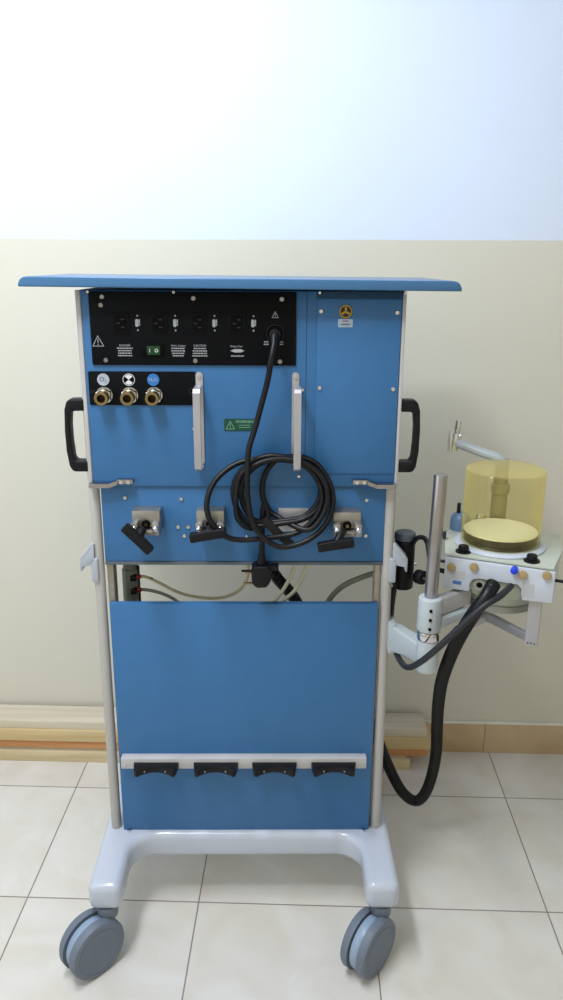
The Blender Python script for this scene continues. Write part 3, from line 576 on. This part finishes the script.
b = BM(); lathe(b, [(0, .034), (.009, .034), (.0105, .031), (.0105, .019), (.013, .018), (.013, .004), (.0155, .003), (.0155, 0), (0, 0)], (-.050, .072, .8832), (0, 0, 1), 28, AM); obj('valve_fitting', b, 'chrome', AB)
# bellows canister
cc = (.510, 0, 0)
b = BM(); lathe(b, [(0, .8832), (.087, .8832), (.088, .886), (.083, .8895), (.079, .8905), (0, .8905)], cc, (0, 0, 1), 56); obj('canister_seat', b, 'cover', AB)
b = BM(); ro, ri = .0765, .0748; lathe(b, [(ro, .8910), (ro, 1.034), (ro-.001, 1.0375), (ro-.004, 1.039), (0, 1.039), (0, 1.0372), (ri-.003, 1.0372), (ri, 1.034), (ri, .8910), (ro, .8910)], cc, (0, 0, 1), 64); obj('canister', b, 'amber', AB)
b = BM(); lathe(b, [(0, .8912), (.069, .8912), (.0715, .8935), (.069, .896), (.0715, .8985), (.0718, .9095), (.0712, .911), (0, .911)], cc, (0, 0, 1), 56); bl = obj('bellows', b, 'band', AB)
b = BM(); lathe(b, [(0, .9112), (.0708, .9112), (.0720, .9125), (.0708, .914), (0, .9145)], cc, (0, 0, 1), 56); obj('bellows_disc', b, 'disc', bl)
# exhaust column behind the canister and its white tube
kx, ky = .531, .098
b = BM(); lathe(b, [(0, .883), (.0165, .883), (.0165, .950), (.0155, .960), (.0190, .962), (.0195, .978), (.0150, .982), (.0140, 1.018), (.0150, 1.02), (.0150, 1.032), (0, 1.032)], (kx, ky, 0), (0, 0, 1), 28); obj('exhaust_column', b, 'tubegrey', AB)
b = BM(); tube(b, [(.531, .098, 1.022), (.522, .103, 1.034), (.490, .120, 1.043), (.445, .153, 1.055)], .0098, 18, 6); obj('white_tube', b, 'armp', AB)
b = BM(); cyl(b, (.4415, .154, 1.038), (.4440, .154, 1.076), .0095, None, 18, .001); cyl(b, (.4460, .154, 1.074), (.4480, .154, 1.103), .0065, None, 16, .001); box(b, .4300, .4350, .142, .164, 1.036, 1.080, .001); cyl(b, (.449, .152, 1.070), (.4560, .150, 1.070), .0055, None, 14, .001); obj('sample_fitting', b, 'chrome', AB)
# lower bowl, gantry and bars
b = BM(); lathe(b, [(0, .812), (.068, .812), (.068, .782), (.071, .778), (.071, .768), (.066, .763), (.040, .757), (0, .756)], (.518, -.005, 0), (0, 0, 1), 48); obj('lower_bowl', b, 'shell2', AB)
b = BM(); lathe(b, [(.0685, .765), (.0725, .767), (.0725, .779), (.0685, .781)], (.518, -.005, 0), (0, 0, 1), 48); obj('bowl_rim', b, 'tubegrey', AB)
b = BM(); box(b, .072, .096, -.088, -.070, .716, .8125, .0015, 2, AM); hb = obj('hanger_bar', b, 'satin', AB)
b = BM()
for dx, dz in ((.078, .722), (.084, .7225), (.090, .722)): cyl(b, (dx, -.0875, dz), (dx, -.0890, dz), .0014, None, 8, mtx=AM)
obj('hanger_screw', b, 'socket', hb)
b = BM(); armslab(b, [(.562, -.112, .0065, .722, .738), (.545, -.085, .0065, .718, .736), (.505, -.012, .0065, .716, .736), (.490, .005, .0065, .716, .734)]); obj('clamp_bar', b, 'satin', AB)
b = BM(); armslab(b, [(.500, .000, .0065, .716, .736), (.468, -.010, .0065, .706, .726), (.425, -.030, .0065, .694, .714)]); obj('clamp_bar', b, 'satin', AB)
b = BM(); box(b, -.052, -.030, .010, .030, .700, .8125, .002, 2, AM); obj('rear_hanger', b, 'alu', AB)
b = BM(); box(b, .432, .452, -.052, -.036, .745, .775, .002); obj('foot_block', b, 'satin', AB)

# ================================================================ hoses and cables
tubething('breathing_hose', PATH_hose, .0135, 'rubber', 'thick black corrugated hose looping down from the absorber almost to the floor', 'hose', ridge=.0052, seg=22)
tubething('black_cable', PATH_cable, .0062, 'charcoal', 'smooth dark cable running from the absorber around the arm to the power unit', 'cable')
tubething('sensor_cable', PATH_arc, .0050, 'rubber', 'thin dark cable arching over behind the steel pole', 'cable')

# ================================================================ planks along the wall
wp = wood_mat('pale_plank', 'c9bda6', 'd8d0c0'); wt = wood_mat('tan_plank', 'c2a877', 'd4bf92'); wo = wood_mat('orange_plank', 'b37a48', 'cd9866'); wb = wood_mat('bottom_plank', 'c0ac84', 'd6c7a4'); wg = wood_mat('grey_plank', 'b6a995', 'c8bda8')
def plank(x1, y0, y1, z0, z1, m, label):
    b = BM(); box(b, -1.75, x1, y0, y1, z0, z1, .0012)
    single('plank', b, m, label, 'plank', (-.7, (y0+y1)/2, z0), 'planks stacked along the wall', machine=False)
YF = 1.976
plank(.318, YF, 2.066, 0, .0350, wb, 'pale plank lying on the floor at the bottom of the stack')
plank(.305, YF+.008, 2.066, .0353, .0455, wg, 'thin brownish plank just above the bottom one')
plank(.366, YF+.002, 2.066, .0458, .0700, wo, 'orange-brown plank in the middle of the stack')
plank(.376, YF-.002, 2.066, .0703, .1080, wt, 'tan plank second from the top, reaching farthest right')
plank(.362, YF+.004, 2.066, .1083, .1335, wp, 'pale whitewashed plank lying on top of the stack')
